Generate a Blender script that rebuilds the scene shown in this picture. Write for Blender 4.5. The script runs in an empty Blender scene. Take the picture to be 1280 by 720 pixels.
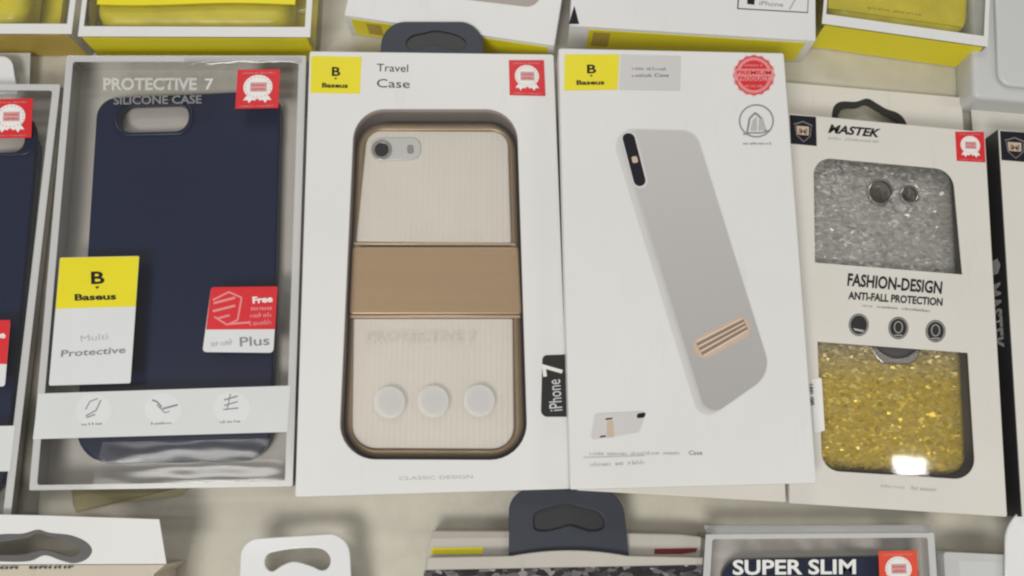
import bpy, math, random
from mathutils import Vector
random.seed(7)
R = math.radians
sc = bpy.context.scene
COL = sc.collection

# ------------------------------------------------------------------ camera
F, TILT, CZ = 1108.0, R(12.6), 0.370
CT, ST = math.cos(TILT), math.sin(TILT)
cam_d = bpy.data.cameras.new("camera"); cam = bpy.data.objects.new("camera", cam_d); COL.objects.link(cam)
cam.location = (0, 0, CZ); cam.rotation_euler = (TILT, 0, 0)
cam_d.sensor_width = 36; cam_d.lens = F / 1280 * 36; cam_d.clip_start = 0.005; cam_d.clip_end = 50
cam_d.dof.use_dof = False
sc.camera = cam

def P(p, z):
    """photo measurement (1280x720) -> point at height z on the table"""
    x, y = (p[0] - 640) / F, (360 - p[1]) / F
    d = (x, y * CT + ST, y * ST - CT)
    t = (z - CZ) / d[2]
    return (d[0] * t, d[1] * t, z)

def W(pts, z): return [P(p, z)[:2] for p in pts]

# ------------------------------------------------------------------ outline helpers
def fillet(pts, r, n=7):
    out = []; N = len(pts)
    rs = r if isinstance(r, (list, tuple)) else [r] * N
    for i in range(N):
        a, b, c = Vector(pts[i - 1]), Vector(pts[i]), Vector(pts[(i + 1) % N])
        if rs[i] <= 0: out.append(tuple(b)); continue
        d1, d2 = (a - b), (c - b)
        ang = d1.angle(d2); l = min(rs[i] / math.tan(ang / 2), d1.length * .49, d2.length * .49)
        p1, p2 = b + d1.normalized() * l, b + d2.normalized() * l
        for k in range(n + 1):
            t = k / n
            # circular-like blend (quadratic with weight)
            w = math.sin(ang / 2)
            b0, b1, b2 = (1 - t) ** 2, 2 * t * (1 - t) * w, t * t
            q = (p1 * b0 + b * b1 + p2 * b2) / (b0 + b1 + b2)
            out.append(tuple(q))
    return out

def spline(pts, n=6, closed=True):
    out = []; N = len(pts)
    rng = range(N) if closed else range(N - 1)
    for i in rng:
        g = (lambda k: Vector(pts[k % N])) if closed else (lambda k: Vector(pts[max(0, min(N - 1, k))]))
        p0, p1, p2, p3 = g(i - 1), g(i), g(i + 1), g(i + 2)
        for k in range(n):
            t = k / n
            q = .5 * ((2 * p1) + (p2 - p0) * t + (2 * p0 - 5 * p1 + 4 * p2 - p3) * t * t + (3 * p1 - p0 - 3 * p2 + p3) * t ** 3)
            out.append(tuple(q))
    if not closed: out.append(tuple(pts[-1]))
    return out

def circle(c, r, n=28, ry=None):
    ry = r if ry is None else ry
    return [(c[0] + r * math.cos(2 * math.pi * k / n), c[1] + ry * math.sin(2 * math.pi * k / n)) for k in range(n)]

def bil(q):
    def f(u, v):
        a, b, c, d = [Vector(p) for p in q]
        return tuple((a * (1 - u) + b * u) * (1 - v) + (d * (1 - u) + c * u) * v)
    return f

def inset(q, l, t, r, b):
    """quad TL TR BR BL inset by fractions"""
    f = bil(q)
    return [f(l, t), f(1 - r, t), f(1 - r, 1 - b), f(l, 1 - b)]

# ------------------------------------------------------------------ objects
def tag(o, label=None, cat=None, group=None, kind=None):
    for k, v in (("label", label), ("category", cat), ("group", group), ("kind", kind)):
        if v: o[k] = v
    return o

def thing(name, p, label, cat, group=None, z=0.0):
    o = bpy.data.objects.new(name, None); COL.objects.link(o)
    o.empty_display_size = .01; o.location = P(p, z)
    return tag(o, label, cat, group)

def wloc(o):
    v = Vector((0, 0, 0))
    while o: v += o.location; o = o.parent
    return v

def link(name, me, mat, parent=None, smooth=True, loc=None):
    o = bpy.data.objects.new(name, me); COL.objects.link(o)
    base = wloc(parent) if parent else Vector(loc or (0, 0, 0))
    for v in me.vertices: v.co -= base
    if parent: o.parent = parent
    else: o.location = base
    me.materials.clear(); me.materials.append(mat)
    if smooth:
        for p in me.polygons: p.use_smooth = True
        me.set_sharp_from_angle(angle=R(38))
    return o

def sheet(name, mat, outer, z0, z1, parent=None, holes=(), bevel=0.0, res=1, loc=None):
    """flat piece with holes from world outlines, real thickness z0..z1"""
    cu = bpy.data.curves.new("tmp", 'CURVE'); cu.dimensions = '2D'; cu.fill_mode = 'BOTH'
    for loop in [outer] + list(holes):
        s = cu.splines.new('POLY'); s.points.add(len(loop) - 1)
        for p, q in zip(s.points, loop): p.co = (q[0] * 100, q[1] * 100, 0, 1)
        s.use_cyclic_u = True
    th = (z1 - z0) * 100; b = min(bevel * 100, th * .49)
    cu.extrude = th / 2 - b
    if b > 0: cu.bevel_depth = b; cu.bevel_resolution = res; cu.offset = -b
    o = bpy.data.objects.new("tmp", cu); COL.objects.link(o)
    dg = bpy.context.evaluated_depsgraph_get()
    me = bpy.data.meshes.new_from_object(o.evaluated_get(dg))
    bpy.data.objects.remove(o); bpy.data.curves.remove(cu)
    for v in me.vertices: v.co = Vector((v.co.x / 100, v.co.y / 100, v.co.z / 100 + (z0 + z1) / 2))
    me.name = name
    return link(name, me, mat, parent, loc=loc)

def mesh(name, mat, verts, faces, parent=None, smooth=False, loc=None):
    me = bpy.data.meshes.new(name); me.from_pydata([tuple(v) for v in verts], [], faces); me.update()
    return link(name, me, mat, parent, smooth, loc)

def wall(name, mat, a, b, z0, z1, th, parent, trim=(0, 0)):
    """vertical panel along world edge a-b; th pushes outwards (right of a->b)"""
    a, b = Vector(a), Vector(b); d = (b - a).normalized(); n = Vector((d.y, -d.x)) * th
    a = a + d * trim[0]; b = b - d * trim[1]
    q = [a, b, b + n, a + n]
    v = [(p.x, p.y, z0) for p in q] + [(p.x, p.y, z1) for p in q]
    return mesh(name, mat, v, [(3, 2, 1, 0), (4, 5, 6, 7), (0, 1, 5, 4), (1, 2, 6, 5), (2, 3, 7, 6), (3, 0, 4, 7)], parent)

class Ink:
    """printed shapes of one colour, built as one flat mesh on a surface"""
    def __init__(self): self.polys = []
    def poly(self, pts): self.polys.append(list(pts)); return self
    def disc(self, c, r, ry=None, n=24): return self.poly(circle(c, r, n, ry))
    def stroke(self, pts, w):
        for a, b in zip(pts[:-1], pts[1:]):
            a, b = Vector(a), Vector(b)
            if (b - a).length < 1e-6: continue
            d = (b - a).normalized(); n = Vector((-d.y, d.x)) * w / 2
            self.poly([tuple(a + n), tuple(b + n), tuple(b - n), tuple(a - n)])
        return self
    def ring(self, c, r, w, ry=None, a0=0, a1=360, n=30):
        ry = r if ry is None else ry
        for k in range(n):
            t0, t1 = R(a0 + (a1 - a0) * k / n), R(a0 + (a1 - a0) * (k + 1) / n)
            f = lambda t, s: (c[0] + (r + s) * math.cos(t), c[1] + (ry + s) * math.sin(t))
            self.poly([f(t0, w / 2), f(t1, w / 2), f(t1, -w / 2), f(t0, -w / 2)])
        return self
    def smalltype(self, a, b, h, words=(5, 7, 4), seed=1):
        """type too small to read: rows of little letter stems and bars"""
        rnd = random.Random(seed); a, b = Vector(a), Vector(b); d = b - a; L = d.length; d.normalize(); n = Vector((d.y, -d.x)) * h
        tot = sum(words) + len(words) - 1; st = L / tot; k = 0
        for w in words:
            for i in range(w):
                o = a + d * (k * st)
                c = rnd.random(); hh = rnd.choice([.62, .62, .66, 1])
                sw = st * .24
                self.poly([tuple(o), tuple(o + d * sw), tuple(o + d * sw + n * hh), tuple(o + n * hh)])
                if c < .75:
                    o2 = o + d * (st * .25)
                    for y in rnd.sample([0, .3, .52], 2): self.poly([tuple(o2 + n * y), tuple(o2 + d * st * .3 + n * y), tuple(o2 + d * st * .3 + n * (y + .14)), tuple(o2 + n * (y + .14))])
                if c > .3:
                    o3 = o + d * (st * .56)
                    self.poly([tuple(o3), tuple(o3 + d * sw), tuple(o3 + d * sw + n * .6), tuple(o3 + n * .6)])
                k += 1
            k += 1
        return self
    def build(self, name, mat, parent, z, f=None, step=1.5e-6):
        vs, fs = [], []
        for i, p in enumerate(self.polys):
            k = len(vs)
            w = [(f(q[0], q[1]) if f else P(q, z + i * step)) for q in p]
            # face up
            A = sum(w[j][0] * w[(j + 1) % len(w)][1] - w[(j + 1) % len(w)][0] * w[j][1] for j in range(len(w)))
            if A < 0 and not f: w.reverse()
            vs += w; fs.append(list(range(k, k + len(w))))
        return mesh(name, mat, vs, fs, parent)

CAPS = .729
def text(name, s, a, b, h, z, mat, parent, bold=0.0, shear=0.0, up=None, f=None):
    """lettering from a to b (photo measurements), cap height h"""
    cu = bpy.data.curves.new("tmp", 'FONT'); cu.body = s; cu.offset = bold; cu.shear = shear; cu.resolution_u = 3
    o = bpy.data.objects.new("tmp", cu); COL.objects.link(o)
    dg = bpy.context.evaluated_depsgraph_get()
    me = bpy.data.meshes.new_from_object(o.evaluated_get(dg))
    bpy.data.objects.remove(o); bpy.data.curves.remove(cu)
    x0 = min(v.co.x for v in me.vertices); x1 = max(v.co.x for v in me.vertices)
    a, b = Vector(a), Vector(b); d = b - a
    n = Vector(up) if up else Vector((d.y, -d.x)).normalized() * h
    for v in me.vertices:
        q = a + d * ((v.co.x - x0) / (x1 - x0)) + n * (v.co.y / CAPS)
        v.co = Vector(f(q.x, q.y) if f else P(q, z))
    return link(name, me, mat, parent, smooth=False)

# ------------------------------------------------------------------ materials
def nodes(name):
    m = bpy.data.materials.new(name); m.use_nodes = True
    nt = m.node_tree; return m, nt, nt.nodes["Principled BSDF"], nt.nodes["Material Output"]

def add(nt, t, **kw):
    n = nt.nodes.new(t)
    for k, v in kw.items():
        if k in n.inputs.keys(): n.inputs[k].default_value = v
        else: setattr(n, k, v)
    return n

def material(name, col, rough=.5, metal=0., var=.05, vscale=60, bump=.0, bscale=400, spec=.5, stretch=None, scuff=0., stain=0.):
    m, nt, b, out = nodes(name)
    b.inputs["Roughness"].default_value = rough; b.inputs["Metallic"].default_value = metal
    b.inputs["Specular IOR Level"].default_value = spec
    tc = add(nt, "ShaderNodeTexCoord")
    src = tc.outputs["Object"]
    if stretch:
        mp = add(nt, "ShaderNodeMapping"); mp.inputs["Scale"].default_value = stretch
        nt.links.new(src, mp.inputs["Vector"]); src = mp.outputs["Vector"]
    no = add(nt, "ShaderNodeTexNoise", Scale=vscale, Detail=4.0, Roughness=.6)
    nt.links.new(src, no.inputs["Vector"])
    mr = add(nt, "ShaderNodeMapRange"); mr.inputs["From Min"].default_value = .3; mr.inputs["From Max"].default_value = .7
    mr.inputs["To Min"].default_value = 1 - var; mr.inputs["To Max"].default_value = 1 + var
    nt.links.new(no.outputs["Fac"], mr.inputs["Value"])
    mx = add(nt, "ShaderNodeVectorMath", operation='SCALE'); mx.inputs[0].default_value = col
    nt.links.new(mr.outputs["Result"], mx.inputs["Scale"])
    colsock = mx.outputs["Vector"]
    if scuff or stain:   # thin rubbed lines and grubby patches, each with its own shape
        mp2 = add(nt, "ShaderNodeMapping"); mp2.inputs["Scale"].default_value = (1, .16, 1) if scuff else (1, 1, 1)
        mp2.inputs["Rotation"].default_value = (0, 0, .5)
        nt.links.new(tc.outputs["Object"], mp2.inputs["Vector"])
        n3 = add(nt, "ShaderNodeTexNoise", Scale=150.0 if scuff else 16.0, Detail=5.0, Roughness=.65)
        nt.links.new(mp2.outputs["Vector"], n3.inputs["Vector"])
        m3 = add(nt, "ShaderNodeMapRange"); m3.inputs["From Min"].default_value = .60 if scuff else .52; m3.inputs["From Max"].default_value = .78
        m3.inputs["To Min"].default_value = 1; m3.inputs["To Max"].default_value = 1 - (scuff or stain)
        nt.links.new(n3.outputs["Fac"], m3.inputs["Value"])
        x2 = add(nt, "ShaderNodeVectorMath", operation='SCALE'); nt.links.new(colsock, x2.inputs[0]); nt.links.new(m3.outputs["Result"], x2.inputs["Scale"])
        colsock = x2.outputs["Vector"]
        m4 = add(nt, "ShaderNodeMapRange"); m4.inputs["To Min"].default_value = rough - .08; m4.inputs["To Max"].default_value = rough + .12
        nt.links.new(n3.outputs["Fac"], m4.inputs["Value"]); nt.links.new(m4.outputs["Result"], b.inputs["Roughness"])
    nt.links.new(colsock, b.inputs["Base Color"])
    if bump:
        n2 = add(nt, "ShaderNodeTexNoise", Scale=bscale, Detail=3.0)
        nt.links.new(src, n2.inputs["Vector"])
        bp = add(nt, "ShaderNodeBump", Strength=bump, Distance=.001)
        nt.links.new(n2.outputs["Fac"], bp.inputs["Height"]); nt.links.new(bp.outputs["Normal"], b.inputs["Normal"])
    return m

def clear(name, tint=(.93, .94, .93), rough=.06, bump=.12, bscale=26, streak=(1, 1, 1), haze=.04, hazecol=(.8, .8, .78)):
    m, nt, b, out = nodes(name); nt.nodes.remove(b)
    tr = add(nt, "ShaderNodeBsdfTransparent"); tr.inputs["Color"].default_value = (*tint, 1)
    gl = add(nt, "ShaderNodeBsdfGlossy"); gl.inputs["Roughness"].default_value = rough
    df = add(nt, "ShaderNodeBsdfDiffuse"); df.inputs["Color"].default_value = (*hazecol, 1)
    tc = add(nt, "ShaderNodeTexCoord"); no = add(nt, "ShaderNodeTexNoise", Scale=bscale, Detail=2.0)
    mp = add(nt, "ShaderNodeMapping"); mp.inputs["Scale"].default_value = streak
    nt.links.new(tc.outputs["Object"], mp.inputs["Vector"]); nt.links.new(mp.outputs["Vector"], no.inputs["Vector"])
    bp = add(nt, "ShaderNodeBump", Strength=bump, Distance=.004)
    nt.links.new(no.outputs["Fac"], bp.inputs["Height"])
    fr = add(nt, "ShaderNodeFresnel", IOR=1.5)
    for q in (gl, fr): nt.links.new(bp.outputs["Normal"], q.inputs["Normal"])
    m1 = add(nt, "ShaderNodeMixShader"); m1.inputs[0].default_value = haze
    nt.links.new(tr.outputs[0], m1.inputs[1]); nt.links.new(df.outputs[0], m1.inputs[2])
    m2 = add(nt, "ShaderNodeMixShader")
    nt.links.new(fr.outputs[0], m2.inputs[0]); nt.links.new(m1.outputs[0], m2.inputs[1]); nt.links.new(gl.outputs[0], m2.inputs[2])
    nt.links.new(m2.outputs[0], out.inputs["Surface"])
    return m

def glitter(name, c_dark, c_lite, g_dark=None, g_lite=None, y0=0, y1=1, scale=620, rough=.3):
    """crushed foil flakes; fades to the second pair of colours from y0 to y1"""
    m, nt, b, out = nodes(name)
    tc = add(nt, "ShaderNodeTexCoord"); mp = add(nt, "ShaderNodeMapping"); mp.inputs["Scale"].default_value = (.80, 1.30, 1)
    nt.links.new(tc.outputs["Object"], mp.inputs["Vector"])
    nz = add(nt, "ShaderNodeTexNoise", Scale=300.0, Detail=2.0); nt.links.new(mp.outputs[0], nz.inputs["Vector"])
    dm = add(nt, "ShaderNodeVectorMath", operation='SCALE'); dm.inputs["Scale"].default_value = .0030
    nt.links.new(nz.outputs["Color"], dm.inputs[0])
    ad = add(nt, "ShaderNodeVectorMath", operation='ADD'); nt.links.new(mp.outputs[0], ad.inputs[0]); nt.links.new(dm.outputs[0], ad.inputs[1])
    vo = add(nt, "ShaderNodeTexVoronoi", Scale=scale); nt.links.new(ad.outputs[0], vo.inputs["Vector"])
    sp = add(nt, "ShaderNodeSeparateColor"); nt.links.new(vo.outputs["Color"], sp.inputs[0])
    def ramp(a, b_):
        r = add(nt, "ShaderNodeValToRGB"); e = r.color_ramp.elements
        e[0].position = 0; e[0].color = (a[0] * .8, a[1] * .8, a[2] * .8, 1); e[1].position = .93; e[1].color = (*b_, 1)
        m_ = e.new(.72); m_.color = (a[0] * 1.06, a[1] * 1.06, a[2] * 1.06, 1)
        return r
    r1 = ramp(c_dark, c_lite)
    nt.links.new(sp.outputs[0], r1.inputs[0]); colout = r1.outputs[0]
    if g_dark:
        r2 = ramp(g_dark, g_lite)
        nt.links.new(sp.outputs[0], r2.inputs[0])
        se = add(nt, "ShaderNodeSeparateXYZ"); nt.links.new(tc.outputs["Object"], se.inputs[0])
        mr = add(nt, "ShaderNodeMapRange"); mr.inputs["From Min"].default_value = y0; mr.inputs["From Max"].default_value = y1
        nt.links.new(se.outputs["Y"], mr.inputs["Value"])
        mx = add(nt, "ShaderNodeMix", data_type='RGBA')
        nt.links.new(mr.outputs[0], mx.inputs["Factor"]); nt.links.new(r1.outputs[0], mx.inputs["A"]); nt.links.new(r2.outputs[0], mx.inputs["B"])
        # Mix RGBA sockets by index
        for l in list(nt.links):
            if l.to_node == mx: nt.links.remove(l)
        nt.links.new(mr.outputs[0], mx.inputs[0]); nt.links.new(r1.outputs[0], mx.inputs[6]); nt.links.new(r2.outputs[0], mx.inputs[7])
        colout = mx.outputs[2]
    nt.links.new(colout, b.inputs["Base Color"])
    b.inputs["Metallic"].default_value = .35; b.inputs["Roughness"].default_value = rough
    ge = add(nt, "ShaderNodeNewGeometry")
    sb = add(nt, "ShaderNodeVectorMath", operation='SUBTRACT'); sb.inputs[1].default_value = (.5, .5, .5)
    nt.links.new(vo.outputs["Color"], sb.inputs[0])
    s2 = add(nt, "ShaderNodeVectorMath", operation='SCALE'); s2.inputs["Scale"].default_value = .7; nt.links.new(sb.outputs[0], s2.inputs[0])
    a2 = add(nt, "ShaderNodeVectorMath", operation='ADD'); nt.links.new(ge.outputs["Normal"], a2.inputs[0]); nt.links.new(s2.outputs[0], a2.inputs[1])
    nn = add(nt, "ShaderNodeVectorMath", operation='NORMALIZE'); nt.links.new(a2.outputs[0], nn.inputs[0])
    nt.links.new(nn.outputs[0], b.inputs["Normal"])
    return m

def ribbed(name, col):
    m = material(name, col, rough=.42, var=.02)
    nt = m.node_tree; b = nt.nodes["Principled BSDF"]
    tc = add(nt, "ShaderNodeTexCoord"); wv = add(nt, "ShaderNodeTexWave", Scale=140.0, Distortion=.0); wv.bands_direction = 'X'
    nt.links.new(tc.outputs["Object"], wv.inputs["Vector"])
    bp = add(nt, "ShaderNodeBump", Strength=.16, Distance=.0006); nt.links.new(wv.outputs["Fac"], bp.inputs["Height"])
    nt.links.new(bp.outputs["Normal"], b.inputs["Normal"])
    return m

M = dict(
    table=material("table_laminate", (.56, .53, .445), rough=.40, var=.07, vscale=60, bump=.04, bscale=300, stain=.30),
    white=material("white_card", (.74, .735, .72), rough=.34, var=.02, vscale=18, bump=.05, bscale=45, scuff=.07),
    white_cool=material("cool_white_card", (.73, .725, .72), rough=.34, var=.02, vscale=18, bump=.05, bscale=45, scuff=.07),
    cream=material("cream_card", (.69, .66, .605), rough=.4, var=.03, vscale=25, bump=.06, bscale=45, scuff=.09),
    silverw=material("pale_grey_print", (.66, .68, .67), rough=.35, var=.02),
    sticker=material("white_sticker", (.70, .71, .72), rough=.3, var=.02),
    yellow=material("yellow_print", (.79, .69, .012), rough=.38, var=.03, vscale=30),
    yellow_case=material("yellow_plastic", (.80, .70, .03), rough=.3, var=.08, vscale=30),
    ochre=material("dull_yellow_card", (.46, .33, .06), rough=.5, var=.08),
    red=material("red_print", (.66, .022, .030), rough=.33, var=.04),
    orange=material("orange_red_print", (.74, .07, .03), rough=.33, var=.04),
    pink=material("pink_print", (.76, .26, .26), rough=.4, var=.05),
    rose=material("dusty_pink_print", (.62, .34, .34), rough=.4, var=.05),
    ink=material("black_ink", (.016, .015, .020), rough=.45, var=.1, spec=.15),
    char=material("charcoal_print", (.034, .033, .032), rough=.45, var=.08, spec=.2),
    grey=material("grey_ink", (.22, .22, .22), rough=.5, var=.1),
    silverink=material("silver_ink", (.66, .645, .63), rough=.35, var=.03),
    softgrey=material("pale_grey_ink", (.46, .455, .445), rough=.5, var=.05),
    block=material("grey_print_block", (.60, .59, .585), rough=.4, var=.02),
    olive=material("olive_gap_shade", (.20, .17, .11), rough=.6, var=.05),
    board=material("grey_board", (.50, .47, .42), rough=.45, var=.04, vscale=25, bump=.06, bscale=45, scuff=.1),
    kraft=material("beige_board", (.55, .49, .39), rough=.5, var=.04, vscale=25, scuff=.12),
    maroon=material("dark_red_print", (.20, .012, .014), rough=.4, var=.05),
    blackcard=material("black_card", (.028, .028, .030), rough=.42, var=.1),
    navy=material("navy_silicone", (.009, .016, .060), rough=.25, var=.06, vscale=25, spec=.25),
    slate=material("slate_plastic", (.028, .034, .050), rough=.45, var=.06, bump=.03, bscale=500),
    greyring=material("grey_plastic", (.105, .10, .10), rough=.5, var=.08),
    tray=material("frosted_tray", (.62, .585, .535), rough=.5, var=.06, vscale=14),
    taupe=material("taupe_liner", (.40, .355, .32), rough=.6, var=.04),
    darktaupe=material("dark_taupe_tray", (.11, .088, .072), rough=.6, var=.06),
    bronze=material("bronze_bumper", (.40, .29, .17), rough=.32, metal=.55, var=.04),
    goldband=material("rose_gold_metal", (.59, .42, .25), rough=.36, metal=.35, var=.03, vscale=300, stretch=(.03, 1, 1)),
    trimgold=material("pale_gold_trim", (.80, .64, .48), rough=.25, metal=.3, var=.02),
    ridge=material("ridge_highlight_print", (.74, .62, .51), rough=.4, var=.03),
    goldprint=material("gold_print", (.27, .185, .13), rough=.4, var=.06),
    goldlight=material("light_gold_print", (.57, .44, .335), rough=.4, var=.04),
    panel=ribbed("ivory_ribbed_panel", (.90, .865, .79)),
    lens=material("dark_lens_glass", (.012, .011, .016), rough=.12, var=.05),
    chrome=material("lens_ring_metal", (.55, .53, .50), rough=.22, metal=.9, var=.03),
    plastic=material("white_gloss_plastic", (.75, .755, .76), rough=.16, var=.01),
    caseprint=material("grey_case_print", (.47, .455, .45), rough=.4, var=.015),
    caseprint2=material("case_print_mid", (.54, .525, .52), rough=.4, var=.015),
    caseprint3=material("case_print_light", (.59, .575, .57), rough=.4, var=.015),
    caselite=material("pale_case_print", (.62, .61, .605), rough=.4, var=.015),
    whiteink=material("white_ink", (.82, .81, .79), rough=.4, var=.02),
    beige=material("yellowish_paper", (.46, .41, .24), rough=.6, var=.08),
    clear=clear("clear_plastic", tint=(.975, .975, .97), rough=.04, haze=.012, bump=.085, bscale=30, streak=(.35, 1.3, 1)),
    clear_wavy=clear("wavy_clear_plastic", tint=(.96, .96, .955), rough=.07, bump=.35, bscale=38, haze=.04),
    clear_soft=clear("soft_clear_plastic", tint=(.97, .97, .965), rough=.17, haze=.03, bump=.05, bscale=40, streak=(.4, 1.6, 1)),
    film=clear("window_film", tint=(.985, .98, .975), rough=.04, bump=.03, haze=.012),
    edge=clear("folded_plastic_edge", tint=(.85, .85, .85), rough=.15, bump=.1, haze=.6, hazecol=(.80, .80, .79)),
    frost=clear("frosted_plastic", tint=(.85, .86, .86), rough=.22, bump=.05, haze=.68, hazecol=(.80, .81, .81)),
    film_print=clear("translucent_white_print", tint=(.9, .9, .9), rough=.3, bump=0, haze=.48, hazecol=(.88, .88, .87)),
    film_faint=clear("faint_white_print", tint=(.9, .9, .9), rough=.3, bump=0, haze=.12, hazecol=(.88, .88, .88)),
)

def graded(name, c0, c1, y0, y1):
    m = material(name, c0, rough=.4, var=.01); nt = m.node_tree; b = nt.nodes["Principled BSDF"]
    tc = add(nt, "ShaderNodeTexCoord"); se = add(nt, "ShaderNodeSeparateXYZ"); nt.links.new(tc.outputs["Object"], se.inputs[0])
    mr = add(nt, "ShaderNodeMapRange"); mr.inputs["From Min"].default_value = y0; mr.inputs["From Max"].default_value = y1
    nt.links.new(se.outputs["Y"], mr.inputs["Value"])
    r = add(nt, "ShaderNodeValToRGB"); r.color_ramp.elements[0].color = (*c0, 1); r.color_ramp.elements[1].color = (*c1, 1)
    nt.links.new(mr.outputs[0], r.inputs[0]); nt.links.new(r.outputs[0], b.inputs["Base Color"])
    return m
M['caseprint'] = graded("grey_case_print", (.41, .40, .395), (.55, .535, .53), .03, .16)
# ------------------------------------------------------------------ tabletop
tp = W([(-1400, -1500), (2700, -1500), (2100, 1500), (-900, 1500)], 0)
o = mesh("tabletop", M['table'], [(*p, 0) for p in tp] + [(*p, -.03) for p in tp],
         [(3, 2, 1, 0), (4, 5, 6, 7), (0, 1, 5, 4), (1, 2, 6, 5), (2, 3, 7, 6), (3, 0, 4, 7)])
o.data.flip_normals(); tag(o, kind="structure")

# ------------------------------------------------------------------ shared builders
def seal_sticker(q, root, z, mat='red'):
    """red square sticker with a white rosette, bars of tiny type above and below"""
    s = sheet("seal_sticker", M[mat], W(q, z), z - .0001, z, root)
    f = bil(q); g = lambda *a: [f(u, v) for u, v in a]
    e = Ink()
    e.poly([f(.5 + .34 * math.cos(t * math.pi / 14), .45 + .31 * math.sin(t * math.pi / 14)) for t in range(28)])
    e.poly(g((.24, .68), (.45, .70), (.46, .80), (.37, .78), (.31, .86), (.27, .78), (.17, .79)))
    e.poly(g((.76, .68), (.55, .70), (.54, .80), (.63, .78), (.69, .86), (.73, .78), (.83, .79)))
    e.build("emblem", M['whiteink'], s, z + .00006)
    Ink().poly(g((.32, .33), (.71, .33), (.71, .57), (.32, .57))).build("emblem_plate", M['rose'], s, z + .00014)
    k = Ink().smalltype(f(.35, .42), f(.68, .42), .06 * abs(q[3][1] - q[0][1]), (5,), 5).smalltype(f(.35, .53), f(.68, .53), .06 * abs(q[3][1] - q[0][1]), (6,), 6)
    for t in range(20): k.disc(f(.5 + .295 * math.cos(t * math.pi / 10), .45 + .265 * math.sin(t * math.pi / 10)), .012 * abs(q[1][0] - q[0][0]), n=6)
    k.build("emblem_detail", M['red'], s, z + .0002)
    k = Ink().smalltype(f(.12, .11), f(.88, .11), .05 * abs(q[3][1] - q[0][1]), (8, 7), 3)
    k.smalltype(f(.1, .955), f(.9, .955), .05 * abs(q[3][1] - q[0][1]), (7, 8), 4)
    k.build("lettering", M['pink'], s, z + .00006)
    return s

def brand_block(q, root, z, name="logo_panel", lower=None):
    """yellow square with a black three-bar B above a word"""
    s = sheet(name, M['yellow'], W(q, z), z - .0001, z, root)
    brand_mark(q, s, z); return s

def brand_mark(q, s, z, cy=.36, hh=.22):
    f = bil(q); h = abs(q[3][1] - q[0][1])
    text("logo", "B", f(.42, cy + hh * .75), f(.59, cy + hh * .75), hh * 1.12 * h, z + .00006, M['ink'], s, bold=.025)
    Ink().poly([f(.47, cy + hh * 1.0), f(.53, cy + hh * 1.0), f(.5, cy + hh * 1.25)]).build("logo_point", M['ink'], s, z + .00006)
    text("lettering", "Baseus", f(.23, .845), f(.75, .845), .125 * h, z + .00006, M['ink'], s, bold=.035)

def clear_box(q, root, h, fold=(.028, .014, .03, .012), sticky=True, tray='tray', wavy=False):
    sheet("shell", M['clear_wavy' if wavy else 'clear'], W(fillet(q, 3, 3), h), .0004, h, root, bevel=.0007)
    qi = inset(q, .012, .008, .012, .008)
    sheet("tray", M[tray], W(fillet(qi, 8, 3), .0066), .0006, .0066, root)
    sheet("edge_fold", M['edge'], W(fillet(q, 2, 3), h), h + .0001, h + .0004, root,
          holes=[W(fillet(inset(q, *fold), 3, 3), h)])

def carton(q, root, h, z0=.0003, windows=(), mat='white', wall_t=.02, name_front="front_panel", r=2, bevel=.0003):
    if not windows:
        return sheet("carton_body", M[mat], W(fillet(q, r, 3), h), z0, h, root, bevel=bevel)
    sheet("back_panel", M[mat], W(inset(q, .01, .006, .01, .006), h), z0, z0 + .0008, root)
    sheet("side_wall", M[mat], W(fillet(q, r, 3), h), z0 + .0009, h - .0008, root, holes=[W(inset(q, wall_t * .5, wall_t * .3, wall_t * .5, wall_t * .3), h)])
    return sheet(name_front, M[mat], W(fillet(q, r, 3), h), h - .0007, h, root, holes=[W(w, h) for w in windows], bevel=.0002)

G_CLEAR = "clear plastic phone case boxes"
G_WHITE = "white phone case cartons"
G_YELL = "yellow phone case boxes along the top"
G_CASE = "phone cases inside their boxes"

# ================================================================== clear box with navy case (whole)
def navy_case(outline, radii, hole, label, z=.0125, tab=True, loc=None):
    root = thing("phone_case", outline[3], label, "phone case", G_CASE, .0067)
    sheet("case_back", M['navy'], W(fillet(outline, radii, 9), z), .0067, z, root, holes=[W(hole, z)] if hole else (), bevel=.0011, res=3)
    if hole:
        cx = sum(p[0] for p in hole) / len(hole); cy = sum(p[1] for p in hole) / len(hole)
        big = [(cx + (x - cx) * 1.16, cy + (y - cy) * 1.32) for x, y in hole]
        sheet("camera_rim", M['navy'], W(big, z), z - .0012, z + .0009, root, holes=[W(hole, z)], bevel=.0010, res=4)
    return root

B1 = [(84, 70), (383, 70), (366, 608), (37, 613)]
b1 = thing("clear_box", (37, 613), "whole clear plastic box with navy case, yellow and white sticker at its lower left", "box", G_CLEAR)
clear_box(B1, b1, .020)
navy_case([(121, 122), (351, 112), (338, 576), (92, 580)], [27, 24, 40, 42], fillet([(148, 130), (236, 127), (236, 164), (147, 166)], 18),
          "navy blue phone case with oval camera opening inside the whole clear box")
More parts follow.
